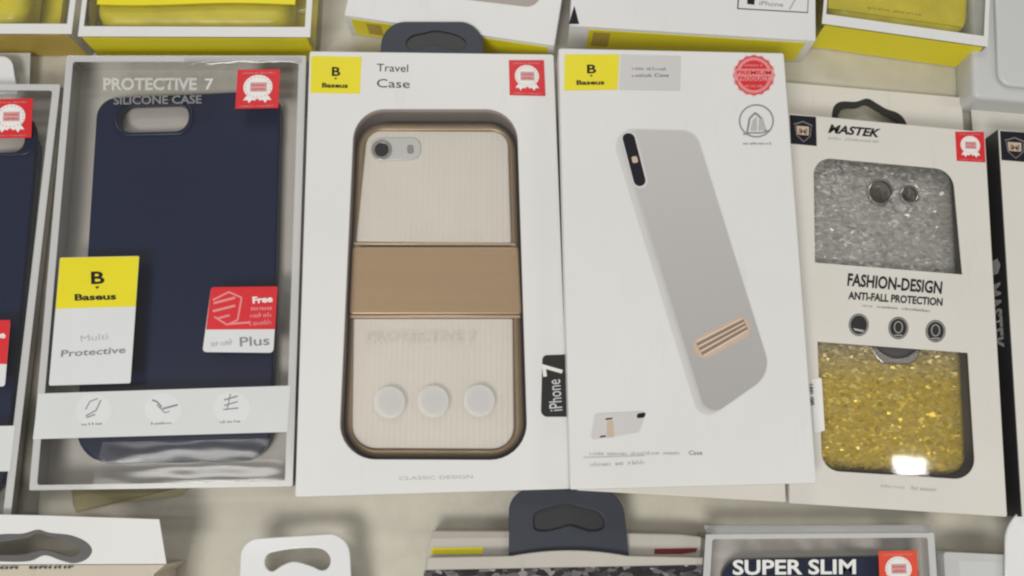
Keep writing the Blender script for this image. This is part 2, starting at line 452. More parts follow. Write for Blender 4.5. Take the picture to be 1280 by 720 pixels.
# bowed clear strips added at the box ends, shaped to catch lamp streaks
def bowed(name, q, z, prof, parent, wob, mat='clear', nx=60, ny=14):
    f = bil(q); vs = []; rnd = random.Random(5)
    ph_ = [rnd.random() * 6.28 for _ in range(4)]
    for j in range(ny + 1):
        v = j / ny
        for i in range(nx + 1):
            u = i / nx
            h = prof(v) * (.35 + .65 * min(1, max(0, (u - .02) / .45)) * min(1, (1 - u) / .12 + .2)) + wob * math.sin(math.pi * v) * (math.sin(u * 9 + ph_[0] + 2 * v) + .6 * math.sin(u * 21 + ph_[1] - 3 * v))
            vs.append(P(f(u, v), z + h))
    fs = [(j * (nx + 1) + i, (j + 1) * (nx + 1) + i, (j + 1) * (nx + 1) + i + 1, j * (nx + 1) + i + 1) for j in range(ny) for i in range(nx)]
    return mesh(name, M[mat], vs, fs, parent, smooth=True)
bowed("end_glint_flap", [(120, 577), (354, 574), (354, 604), (116, 606)], .0194, lambda v: -.0015 * (v - math.sin(2 * math.pi * v) / (2 * math.pi)), b1, .00010, mat='clear_soft')
bowed("end_glint_lip", [(128, 553), (338, 548), (328, 575), (122, 579)], .0143, lambda v: -.0017 * v * v, b1, .00008, mat='clear_soft')
bowed("top_flap", [(230, 72), (377, 71), (377, 80), (230, 81)], .0209, lambda v: -.0012 * v * v, b1, .00004, nx=30, ny=8)  # strip added and curved so it throws a thin bright line
Z = .0206
q = [(75, 322), (174, 320), (163, 479), (61, 482)]
s = sheet("sticker", M['sticker'], W(fillet(q, 2, 3), Z), Z - .0002, Z, b1)
q2 = [(75.3, 322.3), (173.7, 320.3), (169.4, 383), (69.6, 386)]
sheet("colour_panel", M['yellow'], W(q2, Z + .00005), Z + .00002, Z + .00006, s)
brand_mark(q2, s, Z + .00007)
text("lettering", "Protective", (76, 446), (157, 441), 8.5, Z + .00006, M['grey'], s, bold=.015, shear=.1)
text("lettering", "Multi", (101, 427), (135, 424), 8, Z + .00006, M['softgrey'], s)
seal_sticker([(297, 87), (350, 86.5), (348, 135), (294, 136)], b1, Z)
q = [(264, 359), (347, 358), (341.5, 441), (253, 440)]
s = sheet("offer_sticker", M['sticker'], W(fillet(q, [4, 2, 5, 4], 3), Z), Z - .0002, Z, b1)
qr = [(264, 359), (347, 358), (344, 411.5), (257.5, 412)]
sheet("colour_panel", M['red'], W(fillet(qr, [4, 2, 0, 0], 3), Z + .00005), Z + .00002, Z + .00006, s)
k = Ink(); k.stroke([(266, 375), (286, 365), (302, 372), (297, 400), (284, 406), (268, 396)], 2.2)
k.stroke([(267, 379), (294, 372)], 3); k.stroke([(266, 389), (294, 382)], 3); k.stroke([(272, 398), (287, 394)], 2.5); k.stroke([(286, 405), (312, 403)], 2.5)
k.smalltype((314, 388), (341, 387), 6, (4,), 5).smalltype((313, 397), (340, 396), 6, (5,), 6).smalltype((312, 407), (340, 405), 6, (6,), 8)
k.build("emblem", M['pink'], s, Z + .0001)
text("lettering", "Free", (316, 379), (341, 377), 8, Z + .0001, M['whiteink'], s, bold=.04)
text("lettering", "Plus", (300, 433), (337, 431), 12, Z + .00006, M['grey'], s, bold=.01)
Ink().smalltype((264, 433), (293, 431), 8, (5,), 9).build("lettering", M['softgrey'], s, Z + .00006)
# pale band with three pictograms
q = [(48, 492), (363, 482), (359, 540), (41, 549)]
s = sheet("band", M['silverw'], W(q, Z - .0001), Z - .0003, Z - .0001, b1)
for i, (cx, cy) in enumerate(((117, 513), (204, 512), (290, 510))):
    Ink().disc((cx, cy), 23, 21).build("pictogram_disc", M['sticker'], s, Z - .00005)
    k = Ink()
    if i == 0: k.stroke([(107, 512), (112, 502), (122, 498)], 1.3).stroke([(107, 520), (120, 513), (126, 500)], 1.5).stroke([(108, 522), (119, 518)], 1.5)
    if i == 1: k.stroke([(190, 500), (196, 502), (202, 509)], 2).stroke([(203, 511), (222, 506)], 2.2).stroke([(196, 506), (206, 516), (212, 514)], 1.2)
    if i == 2: k.stroke([(280, 500), (297, 495)], 1.8).stroke([(280, 507), (297, 502)], 1.5).stroke([(288, 492), (284, 512)], 1.2).stroke([(279, 512), (298, 510)], 1.5)
    k.smalltype((cx - 15, cy + 19), (cx + 11, cy + 18), 3.5, (6,), 20 + i)
    k.build("pictogram", M['grey'], s, Z + .00002)
# heading across the top of the box: white letters over the tray, grey ones over the case
text("lettering", "PROTECTIVE", (129, 112), (246, 112), 15, Z, M['film_print'], b1, bold=.03)
text("lettering", "7", (256, 111.5), (267, 111.5), 14, Z, M['silverink'], b1, bold=.02)
text("lettering", "SILICONE CASE", (142, 130.5), (252, 129), 10.5, Z, M['grey'], b1, bold=.02)

# ================================================================== clear box at the left edge (partly seen)
B0 = [(-226, 104), (76, 106), (13, 653), (-312, 660)]
b0 = thing("clear_box", (13, 653), "clear plastic box with navy case cut off by the left edge of the photo", "box", G_CLEAR)
clear_box(B0, b0, .020)
navy_case([(-190, 158), (48, 158), (4, 622), (-262, 628)], [27, 26, 40, 42], fillet([(-170, 160), (31, 152), (31, 190), (-170, 196)], 16),
          "navy blue phone case inside the clear box at the left edge of the photo")
seal_sticker([(-12, 124), (41, 123), (39, 172), (-15, 173)], b0, Z)
q = [(-72, 401), (13, 400), (6, 483), (-83, 484)]
s = sheet("offer_sticker", M['sticker'], W(fillet(q, 4, 3), Z), Z - .0002, Z, b0)
sheet("colour_panel", M['red'], W([(-72, 401), (13, 400), (8.5, 455), (-78, 456)], Z + .00005), Z + .00002, Z + .00006, s)
text("lettering", "Free", (-20, 424), (7, 422), 8, Z + .0001, M['whiteink'], s, bold=.04)
sheet("band", M['silverw'], W([(-285, 540), (19, 532), (12, 589), (-293, 598)], Z - .0001), Z - .0003, Z - .0001, b0)
t = fillet([(-80, 70), (14, 70), (22, 118), (-84, 118)], [14, 14, 0, 0])
sheet("hang_tab", M['plastic'], W(t, .012), .0112, .012, b0, bevel=.0003)
sheet("backing_card", M['edge'], W([(-60, 66), (38, 66), (36, 118), (-64, 118)], .006), .0055, .006, b0)

# ================================================================== white window carton with the gold case
B2 = [(387, 64), (692, 68), (713, 611), (369, 621)]
b2 = thing("window_carton", (369, 621), "white carton with rounded window showing an ivory and rose gold phone case", "box", G_WHITE)
win = fillet([(443, 136), (646, 136), (660, 575), (423, 574)], [40, 40, 46, 44], 9)
carton(B2, b2, .020, windows=[win], r=3)
inn = fillet([(441, 134), (648, 134), (662, 577), (421, 576)], [40, 40, 46, 44], 9)
sheet("liner", M['taupe'], W(inn, .0192), .0025, .0191, b2, holes=[W(win, .0192)])  # taupe puts the shade on the white inner wall into its colour
sheet("tray", M['darktaupe'], W(inset(B2, .02, .02, .02, .02), .01), .0012, .0024, b2)
Z = .0201
brand_block([(389, 70), (452, 71), (450, 117), (388, 116)], b2, Z)
text("lettering", "Travel", (471, 89), (510, 90), 10, Z, M['char'], b2)
text("lettering", "Case", (471, 109), (512, 110), 11, Z, M['char'], b2)
seal_sticker([(636, 75), (680, 75), (682, 120), (637, 119)], b2, Z)
text("lettering", "CLASSIC DESIGN", (499, 600), (591, 598), 4.5, Z, M['softgrey'], b2)
q = fillet([(678, 444), (708, 443), (711, 521), (676, 521)], [6, 0, 0, 8])
s = sheet("model_label", M['char'], W(q, Z), Z - .0001, Z, b2)
text("lettering", "iPhone", (703, 513), (700, 474), 17, Z + .00006, M['silverw'], s)
text("lettering", "7", (703, 468), (701, 452), 25, Z + .00006, M['whiteink'], s, bold=.02)
# hang tab behind the top edge
t = fillet([(478, 27), (601, 27), (608, 90), (474, 90)], [30, 30, 0, 0], 9)
hole = spline([(508, 52), (516, 44), (530, 41), (546, 38), (570, 43), (582, 52), (576, 62), (556, 60), (541, 55), (526, 61), (512, 62)], 4)
tb = sheet("hang_tab", M['slate'], W(t, .0190), .0183, .0190, b2, holes=[W(hole, .0190)], bevel=.0003)
sheet("tab_backing", M['blackcard'], W(fillet([(488, 33), (594, 33), (600, 88), (484, 88)], [24, 24, 0, 0], 9), .0182), .0178, .0182, tb)
film = sheet("window_film", M['film'], W(win, .0162), .0159, .0160, b2)
k = Ink()
for c in ((487, 503), (541.5, 502), (599, 501)): k.disc(c, 19.5, 20)
k.build("film_print", M['film_print'], film, .0161)
text("film_lettering", "PROTECTIVE 7", (456, 429), (596, 428), 13, .0161, M['film_faint'], film, bold=.03)

# the travel case lying in it
zc = .0135
gc = thing("phone_case", (430, 570), "ivory ribbed phone case with bronze rim and rose gold band inside white window carton", "phone case", G_CASE, .0025)
sheet("bumper", M['bronze'], W(fillet([(446, 153), (643, 153), (656, 572), (429, 571)], [36, 36, 44, 42], 9), zc - .0005), .0026, zc - .0005, gc, bevel=.0016, res=3,
      holes=[W(fillet([(458, 164), (634, 164), (643, 561), (441, 560)], [22, 22, 28, 28], 9), zc - .0005)])
up_q = fillet([(459, 163), (635, 164), (639, 304), (445, 302)], [20, 20, 2, 2], 9)
up = sheet("upper_panel", M['panel'], W(up_q, zc), .0026, zc, gc, bevel=.0006, res=2)
lo = sheet("lower_panel", M['panel'], W(fillet([(442, 398), (641, 398), (643, 561), (440, 560)], [2, 2, 28, 28], 9), zc), .0026, zc, gc, bevel=.0006, res=2)
sheet("band", M['goldband'], W(fillet([(440, 308), (648, 308), (652, 393), (436, 393)], 4, 4), zc + .0008), zc - .006, zc + .0008, gc, bevel=.0008, res=3)
sheet("trim_line", M['trimgold'], W([(443, 303.5), (644, 304.5), (645, 307), (442, 306.5)], zc), zc - .001, zc + .0010, gc, bevel=.0003)
sheet("trim_line", M['trimgold'], W([(438, 394.5), (650, 394.5), (650.5, 397.5), (437.5, 397.5)], zc), zc - .001, zc + .0010, gc, bevel=.0003)
cw = fillet([(463, 172), (526, 171), (526, 199), (462, 201)], 12, 6)
cwp = sheet("camera_plate", M['plastic'], W(cw, zc + .0009), zc - .0002, zc + .0009, gc, bevel=.0004, res=2)
sheet("lens_ring", M['chrome'], W(circle((477, 187), 12.5), zc + .0015), zc + .0009, zc + .0016, cwp, holes=[W(circle((477, 187), 8.5), zc + .0015)], bevel=.0002)
sheet("lens", M['lens'], W(circle((477, 187), 9.2), zc + .0011), zc + .0009, zc + .0011, cwp)
sheet("flash", M['chrome'], W(fillet([(509, 181), (517, 181), (517, 192), (509, 192)], 3), zc + .0011), zc + .0009, zc + .0011, cwp)

# ================================================================== plain white carton beneath the picture carton
ub = thing("carton", (716, 613), "plain white carton underneath, its bottom end peeking out below the picture carton", "box", G_WHITE)
carton([(713, 130), (962, 112), (983, 628), (722, 613)], ub, .0200, mat='cream', bevel=.0005)

# ================================================================== white carton with printed picture of a grey case
B3 = [(698, 60), (980, 66), (1021, 604), (713, 612)]
b3 = thing("carton", (713, 612), "white carton printed with a slanted grey phone case, lying across its neighbours", "box", G_WHITE, .0203)
carton(B3, b3, .0325, z0=.0203, bevel=.0005, r=3)
Z = .0327
brand_block([(706, 68), (774, 68), (772, 112), (705, 113)], b3, Z)
sheet("title_panel", M['block'], W([(776, 68), (851, 70), (850, 113), (774, 112)], Z), Z - .0001, Z, b3)
text("lettering", "Case", (818, 96), (836, 96), 4.5, Z + .00006, M['char'], b3)
k = Ink().smalltype((790, 87), (834, 88), 4, (4, 7), 31).smalltype((790, 96), (815, 96), 4, (6,), 32); k.build("lettering", M['grey'], b3, Z + .00006)
# premium seal
c = (942.5, 94)
Ink().poly([(c[0] + (25.5 + 1.2 * math.cos(16 * t)) * math.cos(t), c[1] + (25 + 1.2 * math.cos(16 * t)) * math.sin(t)) for t in [i * math.pi / 64 for i in range(128)]]).build("seal", M['pink'], b3, Z)
Ink().ring(c, 23.5, 1.6, n=36).disc(c, 18.5, n=36).build("seal_disc", M['red'], b3, Z + .00008)
Ink().poly([(918, 86), (967, 86), (967, 101), (918, 101)]).build("seal_ribbon", M['pink'], b3, Z + .00022)
text("lettering", "PREMIUM", (921, 93), (964, 93), 5, Z + .0003, M['red'], b3, bold=.02)
text("lettering", "PRODUCT", (923, 100.3), (962, 100.3), 5, Z + .0003, M['red'], b3, bold=.02)
k = Ink().smalltype((931, 83), (954, 83), 4, (6,), 41).smalltype((931, 109), (954, 109), 4, (6,), 42); k.build("seal_lettering", M['pink'], b3, Z + .00022)
# round pictogram
k = Ink().ring((945.5, 151), 21, 1.6, ry=20); k.stroke([(929, 168), (938, 166), (952, 166), (962, 163)], 1.6)
k.stroke([(934, 166), (937, 148), (944, 141), (950, 146), (957, 164)], 2.2)
k.smalltype((929, 180.5), (966, 180.5), 3, (9,), 44); k.build("pictogram", M['grey'], b3, Z)
Ink().poly([(938, 163), (941, 150), (946, 146), (946, 163)]).poly([(948, 163), (949, 150), (953, 146), (958, 162)]).build("pictogram_fill", M['softgrey'], b3, Z + .0001)
# the printed phone case
ph = fillet([(762, 160), (870, 163), (965, 467), (876, 529)], [22, 24, 34, 18], 9)
Ink().poly(ph).build("printed_edge", M['caselite'], b3, Z)
for n_, (dx, mt) in enumerate(((5, 'caseprint3'), (8, 'caseprint2'), (11, 'caseprint'))):
    Ink().poly(fillet([(762 + dx, 160 + dx * .25), (869.5 - dx * .05, 163 + dx * .2), (964.5, 467), (876 + dx * .75, 529 - dx * .5)], [20, 24, 34, 18], 9)).build("printed_case", M[mt], b3, Z + .00003 * (n_ + 1))
Ink().poly(fillet([(776.5, 167), (792, 166), (808.5, 231), (794, 234)], 8, 6)).build("printed_camera", M['lens'], b3, Z + .00018)
Ink().poly(fillet([(774, 165), (794, 163), (812, 233), (793, 237)], 9, 6)).build("printed_camera_rim", M['caselite'], b3, Z + .00014)
Ink().poly(fillet([(789, 196), (796, 195), (798, 203), (791, 204)], 2, 3)).build("printed_flash", M['goldlight'], b3, Z + .00022)
st_ = fillet([(862, 427), (930, 392), (942, 416), (876, 453)], 12, 7)
Ink().poly(st_).build("printed_stand", M['goldlight'], b3, Z + .00014)
k = Ink()
for i, v in enumerate((.22, .47, .72)):
    a = Vector((866, 427)).lerp(Vector((878, 450)), v); b = Vector((929, 396)).lerp(Vector((938, 414)), v)
    k.stroke([tuple(a.lerp(b, .04)), tuple(a.lerp(b, .98))], 3.6)
g_ = Ink()
for v in (.08, .345, .595, .86):
    a = Vector((866, 427)).lerp(Vector((878, 450)), v); b = Vector((929, 396)).lerp(Vector((938, 414)), v)
    g_.stroke([tuple(a.lerp(b, .06)), tuple(a.lerp(b, .96))], 1.6)
g_.build("stand_ridge", M['ridge'], b3, Z + .00022)
k.build("stand_groove", M['goldprint'], b3, Z + .00019)
# small second picture and caption
Ink().poly(fillet([(744, 517), (808, 514), (799, 540), (738, 550)], 4, 4)).build("printed_small_case", M['block'], b3, Z)
Ink().poly(fillet([(797, 517), (808.5, 515), (805, 522), (795, 523)], 2, 3)).poly([(757, 523), (766, 522), (765, 524), (757, 525)]).poly([(750, 545), (757, 544), (757, 546), (750, 547)]).build("printed_lens", M['ink'], b3, Z + .00008)
Ink().poly([(759, 526), (766, 525), (768, 546), (758, 547)]).build("printed_small_stand", M['goldlight'], b3, Z + .00006)
k = Ink().smalltype((737, 569), (850, 568), 4, (5, 7, 10, 6), 51).stroke([(729, 572), (806, 569.5)], .7); k.build("caption", M['softgrey'], b3, Z)
text("lettering", "Case", (861, 568.5), (878, 568.5), 5.5, Z, M['grey'], b3)
Ink().smalltype((738, 583), (806, 580), 5, (5, 2, 4), 52).build("caption", M['softgrey'], b3, Z)

# ================================================================== glitter case carton
B4 = [(979, 141), (1231, 165), (1259, 646), (987, 629)]
b4 = thing("window_carton", (987, 629), "white carton with two windows over glitter, hang hole in its top flap", "box", G_WHITE)
w1 = fillet([(1017, 196), (1191, 212), (1203, 343), (1019, 328)], [20, 26, 0, 0], 8)
w2 = fillet([(1022, 427), (1210, 441), (1220, 600), (1028, 588)], [0, 0, 24, 24], 8)
carton(B4, b4, .020, windows=[w1, w2], mat='cream', r=2)
hd_hole = spline([(1040, 150), (1042, 134), (1051, 127), (1070, 127), (1084, 123), (1096, 129), (1108, 136), (1122, 141), (1131, 150), (1131, 162), (1086, 160), (1044, 157)], 4)
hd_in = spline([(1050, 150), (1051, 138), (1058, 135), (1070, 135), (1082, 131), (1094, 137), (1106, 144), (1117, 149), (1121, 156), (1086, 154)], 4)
sheet("header_flap", M['cream'], W([(983, 103), (1202, 122), (1206, 190), (986, 172)], .004), .0034, .004, b4, holes=[W(hd_hole, .004)])
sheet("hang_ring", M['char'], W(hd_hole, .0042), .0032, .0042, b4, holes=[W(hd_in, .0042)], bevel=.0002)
Z = .0201
seal_sticker([(1194, 164.5), (1230, 164.8), (1232, 203), (1196, 201)], b4, Z)
def shield(q, root, z):
    s = sheet("logo_panel", M['ink'], W(q, z), z - .0001, z, root); f = bil(q)
    g = lambda *a: [f(u, v) for u, v in a]
    k = Ink().stroke(g((.15, .32), (.5, .2), (.85, .32)), 1.3).stroke(g((.2, .36), (.24, .68), (.5, .9), (.76, .68), (.8, .36)), .9)
    k.build("shield", M['grey'], s, z + .00006)
    Ink().poly(g((.25, .36), (.72, .36), (.7, .66), (.27, .66))).build("shield_plate", M['goldlight'], s, z + .00006)
    text("logo", "M", f(.32, .62), f(.64, .62), 7, z + .00014, M['goldprint'], s, bold=.03)
shield([(987, 143.5), (1020, 146), (1021, 182.5), (988.5, 179.5)], b4, Z)
text("lettering", "MASTEK", (1035, 165.5), (1100, 171.5), 10.5, Z, M['ink'], b4, bold=.035, shear=.25)
Ink().smalltype((1035, 174), (1099, 178.5), 4, (4, 10), 61).build("lettering", M['softgrey'], b4, Z)
text("lettering", "FASHION-DESIGN", (1059, 356.5), (1177, 367), 15.5, Z, M['ink'], b4, bold=.03)
text("lettering", "ANTI-FALL PROTECTION", (1060, 373.5), (1178, 382), 9.5, Z, M['ink'], b4, bold=.035)
Ink().smalltype((1078, 383), (1163, 390), 3.2, (4, 8, 10), 62).build("lettering", M['grey'], b4, Z)
for i, c in enumerate(((1073.5, 406), (1123, 410), (1169.5, 414))):
    Ink().disc(c, 12.5, 14).build("pictogram_disc", M['char'], b4, Z)
    k = Ink().ring((c[0], c[1]), 11, .9, ry=12.4)
    if i == 0: k.poly([(c[0] - 7, c[1] + 4), (c[0] + 7, c[1] + 7), (c[0] + 5, c[1] + 9), (c[0] - 5, c[1] + 7)])
    else: k.ring((c[0], c[1] - 1), 5, 1, ry=7).stroke([(c[0] - 5, c[1] + 9), (c[0] + 5, c[1] + 9)], 1.2)
    k.build("pictogram", M['softgrey'], b4, Z + .00006)
k = Ink().smalltype((1101, 609), (1133, 611), 4, (6,), 63).smalltype((1139, 612), (1173, 614.5), 5, (6,), 64); k.build("lettering", M['softgrey'], b4, Z)
s = sheet("side_sticker", M['whiteink'], W(fillet([(1014, 474), (1027, 472), (1031, 538), (1018, 542)], 2, 3), .0203), .0201, .0203, b4)
Ink().smalltype((1018, 506), (1016, 478), 6, (3, 4), 65).build("lettering", M['ink'], s, .0204)
sheet("window_film", M['film'], W(inset(B4, .05, .05, .05, .03), .0192), .0188, .0191, b4)
sheet("tray", M['olive'], W(inset(B4, .03, .03, .03, .03), .0), .0012, .0018, b4)  # dark sheet added to paint the shade in the gap beside the case
# glitter case
zg = .0135
cA = P((1110, 440), zg)[1]
gl = thing("phone_case", (1020, 588), "glitter phone case fading from silver to gold inside the two-window carton", "phone case", G_CASE, .0019)
base_y = wloc(gl).y
ya, yb = P((1110, 385), zg)[1] - base_y, P((1110, 480), zg)[1] - base_y
M['glit'] = glitter("silver_gold_glitter", (.55, .54, .50), (1.0, .99, .95), (.72, .52, .045), (1.0, .84, .26), ya, yb, scale=820)
sheet("case_back", M['glit'], W(fillet([(1002, 190), (1190, 208), (1209, 594), (1019, 586)], 22, 8), zg), .0019, zg, gl, bevel=.0018, res=3,
      holes=[W(circle((1101, 240), 14.5, ry=15), zg), W(circle((1137, 243), 10), zg)])
for c, r in (((1101, 240), 14.5), ((1137, 243), 10)):
    sheet("camera_rim", M['chrome'], W(circle(c, r + 1.6), zg), zg - .002, zg + .0004, gl, holes=[W(circle(c, r - .6), zg)], bevel=.0003)
rp = [(1086, 432), (1096, 448), (1104, 454.5), (1137, 455.5), (1146, 450), (1154, 432), (1140, 404), (1100, 404)]
ri = [(1097, 432), (1107, 443), (1122, 447), (1137, 443), (1146, 430), (1135, 412), (1104, 412)]
sheet("finger_ring", M['chrome'], W(fillet(rp, 5, 4), zg + .002), zg + .0002, zg + .0022, gl, holes=[W(spline(ri, 4), zg + .002)], bevel=.0005, res=2)
sheet("ring_mount", M['greyring'], W(spline(ri, 4), zg + .0006), zg + .0001, zg + .0006, gl)

# ================================================================== carton with black side at the right edge
B5 = [(1248, 162), (1500, 186), (1560, 668), (1278, 646)]
b5 = thing("window_carton", (1278, 646), "white carton with a black side, cut off by the right edge of the photo", "box", G_WHITE)
carton(B5, b5, .020, mat='cream')
e = W([B5[0], B5[3]], .020)
side = wall("side_panel", M['blackcard'], e[0], e[1], .0005, .0197, .0003, b5)
ea, eb = Vector(e[0]), Vector(e[1]); dd = (eb - ea); nn = Vector((dd.y, -dd.x)).normalized()
if nn.x > 0: # the panel must face left
    nn = -nn
    bpy.data.objects.remove(side); side = wall("side_panel", M['blackcard'], e[1], e[0], .0005, .0197, .0003, b5)
def onside(u, v):  # u along the edge 0..1, v height 0..1
    p = ea + dd * u + nn * .0004; return (p.x, p.y, .020 * v)
text("lettering", "MASTEK", (.41, .22), (.585, .22), .5, 0, M['softgrey'], side, bold=.03, f=lambda x, y: onside(x, .22 + (.22 - y) * 1.1 if y < .22 else .22 + (y - .22)))
Ink().poly([onside(.375 + .02 * math.cos(t), .5 + .3 * math.sin(t)) for t in [i * math.pi / 6 for i in range(12)]]).build("shield", M['softgrey'], side, 0, f=None) if False else None
vs = [onside(.365 + a, .5 + b) for a, b in ((-.02, .2), (0, .3), (.02, .2), (.018, -.15), (0, -.3), (-.018, -.15))]
mesh("shield", M['softgrey'], vs, [list(range(6))], side)
sheet("header_flap", M['cream'], W([(1213, 124), (1470, 149), (1474, 200), (1217, 175)], .004), .0034, .004, b5)
shield([(1250, 163.5), (1286, 166), (1288, 203), (1252, 200)], b5, .0201)
sheet("window", M['glit'], W(fillet([(1300, 215), (1460, 228), (1500, 620), (1320, 605)], 20), .0201), .02005, .0201, b5)

# ================================================================== top row
def up_quad(a, b, z, L):
    """front-face outline from its lower edge a-b (photo) reaching L metres up the table"""
    A, B = Vector(P(a, z)[:2]), Vector(P(b, z)[:2]); d = (B - A).normalized(); n = Vector((-d.y, d.x)) * L
    return [tuple(A + n), tuple(B + n), tuple(B), tuple(A)]
def loc(q, u, v):  # v = 0 at the lower edge
    tl, tr, br, bl = [Vector(p) for p in q]
    return tuple((bl * (1 - u) + br * u) * (1 - v) + (tl * (1 - u) + tr * u) * v)
def lq(q, u0, u1, v0, v1): return [loc(q, u0, v1), loc(q, u1, v1), loc(q, u1, v0), loc(q, u0, v0)]

def yellow_box(a, b, label, L=.17, h=.020, u1=1.0, dull=False):
    q = up_quad(a, b, h, L); bl = W([a], 0)[0]
    root = thing("yellow_box", a, label, "box", G_YELL)
    sheet("tray", M['yellow_case'], lq(q, .015, .985 * u1, .006, .994), .0005, .004, root)
    sheet("shell", M['clear_wavy'], fillet(q, .001, 3), .0004, h, root, bevel=.0006)
    wall("side_panel", M['ochre' if dull else 'yellow'], q[3], q[2], .0006, h - .0006, .0003, root, trim=(.0015, .0015))
    sheet("rim", M['white'], lq(q, 0, 1, 0, 1), h + .0001, h + .0005, root, holes=[lq(q, .02, .975, .028, .97)])
    # the yellow case inside, rounded
    c = sheet("inner_case", M['yellow_case'], fillet(lq(q, .05, .90 * u1, .036, .93), .009, 7), .0042, h - .0012, root, bevel=.005, res=4)
    return root, q

ra, qa = yellow_box((-190, 42), (90, 43), "dull yellow clear-fronted box at the top left corner of the photo", u1=.86, dull=True)
rb, qb = yellow_box((98, 46), (388, 47), "yellow clear-fronted box above the whole clear box with navy case")
wavy = [loc(qb, u, .088 - .004 * math.sin(u * 7)) for u in [i / 14 for i in range(1, 14)]]
sheet("card_flap", M['yellow'], [loc(qb, .05, .5), *[wavy[0]], *wavy[1:], loc(qb, .95, .5)], .0212, .0216, rb)
re_, qe = yellow_box((1027, 30), (1234, 59), "yellow clear-fronted box above the glitter case carton")
sheet("card_front", M['yellow'], lq(qe, .035, .86, .052, .9), .0182, .0187, re_)
Ink().smalltype((1085, 11), (1152, 20), 4, (7, 9), 71).build("lettering", M['ochre'], re_, .0188)

def white_box(a, b, label, L=.17, h=.020, inset_u=(.03, .97), z0=.0003):
    q = up_quad(a, b, h, L)
    root = thing("carton", a, label, "box", G_WHITE)
    sheet("carton_body", M['white_cool'], fillet(q, .0006, 3), z0, h, root, bevel=.0004)
    A, B = Vector(q[3]), Vector(q[2]); l = (B - A).length
    p = wall("side_panel", M['yellow'], q[3], q[2], .0014, h - .0022, .0002, root, trim=(l * inset_u[0], l * (1 - inset_u[1])))
    d = (B - A).normalized(); n = Vector((d.y, -d.x)) * .0003
    def onp(u, z): v = A + d * (l * u) + n; return (v.x, v.y, z)
    m = mesh("side_print", M['ochre'], [onp(.10, .004), onp(.17, .004), onp(.17, h - .004), onp(.10, h - .004)], [(0, 1, 2, 3)], p)
    return root, q, onp, p
rc, qc, onp, p_ = white_box((430, 19), (693, 57), "white carton with yellow lower side tilted behind the dark hang tab", L=.165, h=.0172)
cwin = fillet([(520, -8), (672, 10), (690, -60), (530, -80)], [12, 18, 12, 12], 6)
sheet("window", M['taupe'], W(cwin, .0173), .0172, .0173, rc)
rd, qd, onp, p_ = white_box((712, 32), (1020, 51), "white carton with yellow lower side above the slanted phone case picture", inset_u=(.08, .965))
Z = .0201
Ink().poly([(718, 7), (724, 30), (711, 30), (715, 16)]).build("printed_mark", M['ink'], rd, Z)
q = [(926, -30), (1011, -26), (1009, 15), (923, 10)]
s = sheet("model_label", M['char'], W([(924, -32), (1012, -28), (1010, 16.2), (921.5, 11.2)], Z), Z - .0001, Z - .00003, rd)
s = sheet("label_face", M['white_cool'], W(q, Z), Z - .00003, Z + .00003, s)
text("lettering", "iPhone", (949, 6.5), (979, 8.5), 6, Z + .0001, M['grey'], s)
text("lettering", "7", (986, 12), (998, 12), 19, Z + .0001, M['softgrey'], s, shear=.2)
Ink().poly([(934, -6), (944, -6), (943, 6), (934, 5)]).build("logo", M['ink'], s, Z + .0001)

# frosted box, top right
fx = thing("clear_box", (1217, 122), "frosted pale grey plastic box in the top right corner", "box", G_CLEAR)
qf = up_quad((1217, 122), (1500, 144), .016, .16)
sheet("shell", M['frost'], fillet(qf, .003, 5), .0004, .016, fx, bevel=.002, res=3)
sheet("raised_border", M['frost'], fillet(lq(qf, .10, .9, .035, .95), .006, 5), .0162, .0185, fx, bevel=.001, res=2)
sheet("tray", M['silverw'], lq(qf, .01, .99, .01, .99), .0006, .003, fx)

# ================================================================== bottom row
# carton with wavy hang hole, bottom left
gx = thing("carton", (0, 705), "white carton flap with a grey wavy hang hole in the bottom left corner", "box", G_WHITE)
ho = spline([(-32, 676), (0, 668), (28, 667), (47, 662), (62, 666), (88, 669), (107, 677), (115, 688), (108, 699), (92, 704), (75, 700), (56, 694), (38, 701), (10, 702), (-30, 698)], 4)
hi = spline([(-20, 682), (18, 675), (35, 672), (48, 667), (62, 671), (84, 675), (97, 682), (99, 690), (88, 695), (72, 691), (56, 687), (40, 690), (24, 693), (-18, 692)], 4)
sheet("header_flap", M['white'], W([(-150, 640), (46, 644), (199, 649), (208, 705), (-150, 706)], .024), .0235, .024, gx, holes=[W(ho, .024)], bevel=.0001)
sheet("hang_ring", M['greyring'], W(ho, .0242), .0230, .0242, gx, holes=[W(hi, .0242)], bevel=.0003)
sheet("carton_body", M['kraft'], W([(-150, 707), (206, 706), (192, 718), (196, 1120), (-190, 1150)], .0238), .0005, .0238, gx)
Ink().smalltype((-12, 711.5), (97, 710.5), 5, (3, 5), 81).build("lettering", M['char'], gx, .0243)
# strip under the clear box
sc_ = thing("paper_card", (96, 640), "dull yellow paper card poking out below the whole clear box", "card")
qq = [(90, 608), (240, 606), (228, 619), (150, 628), (96, 641), (91, 627)]
vs = [P(p, .0002 + (.005 if i in (4, 3) else .0)) for i, p in enumerate(qq)]
o = mesh("card_sheet", M['beige'], vs + [(v[0], v[1], v[2] + .0004) for v in vs], [(5, 4, 3, 2, 1, 0), (6, 7, 8, 9, 10, 11)] + [(i, (i + 1) % 6, 6 + (i + 1) % 6, 6 + i) for i in range(6)], sc_)

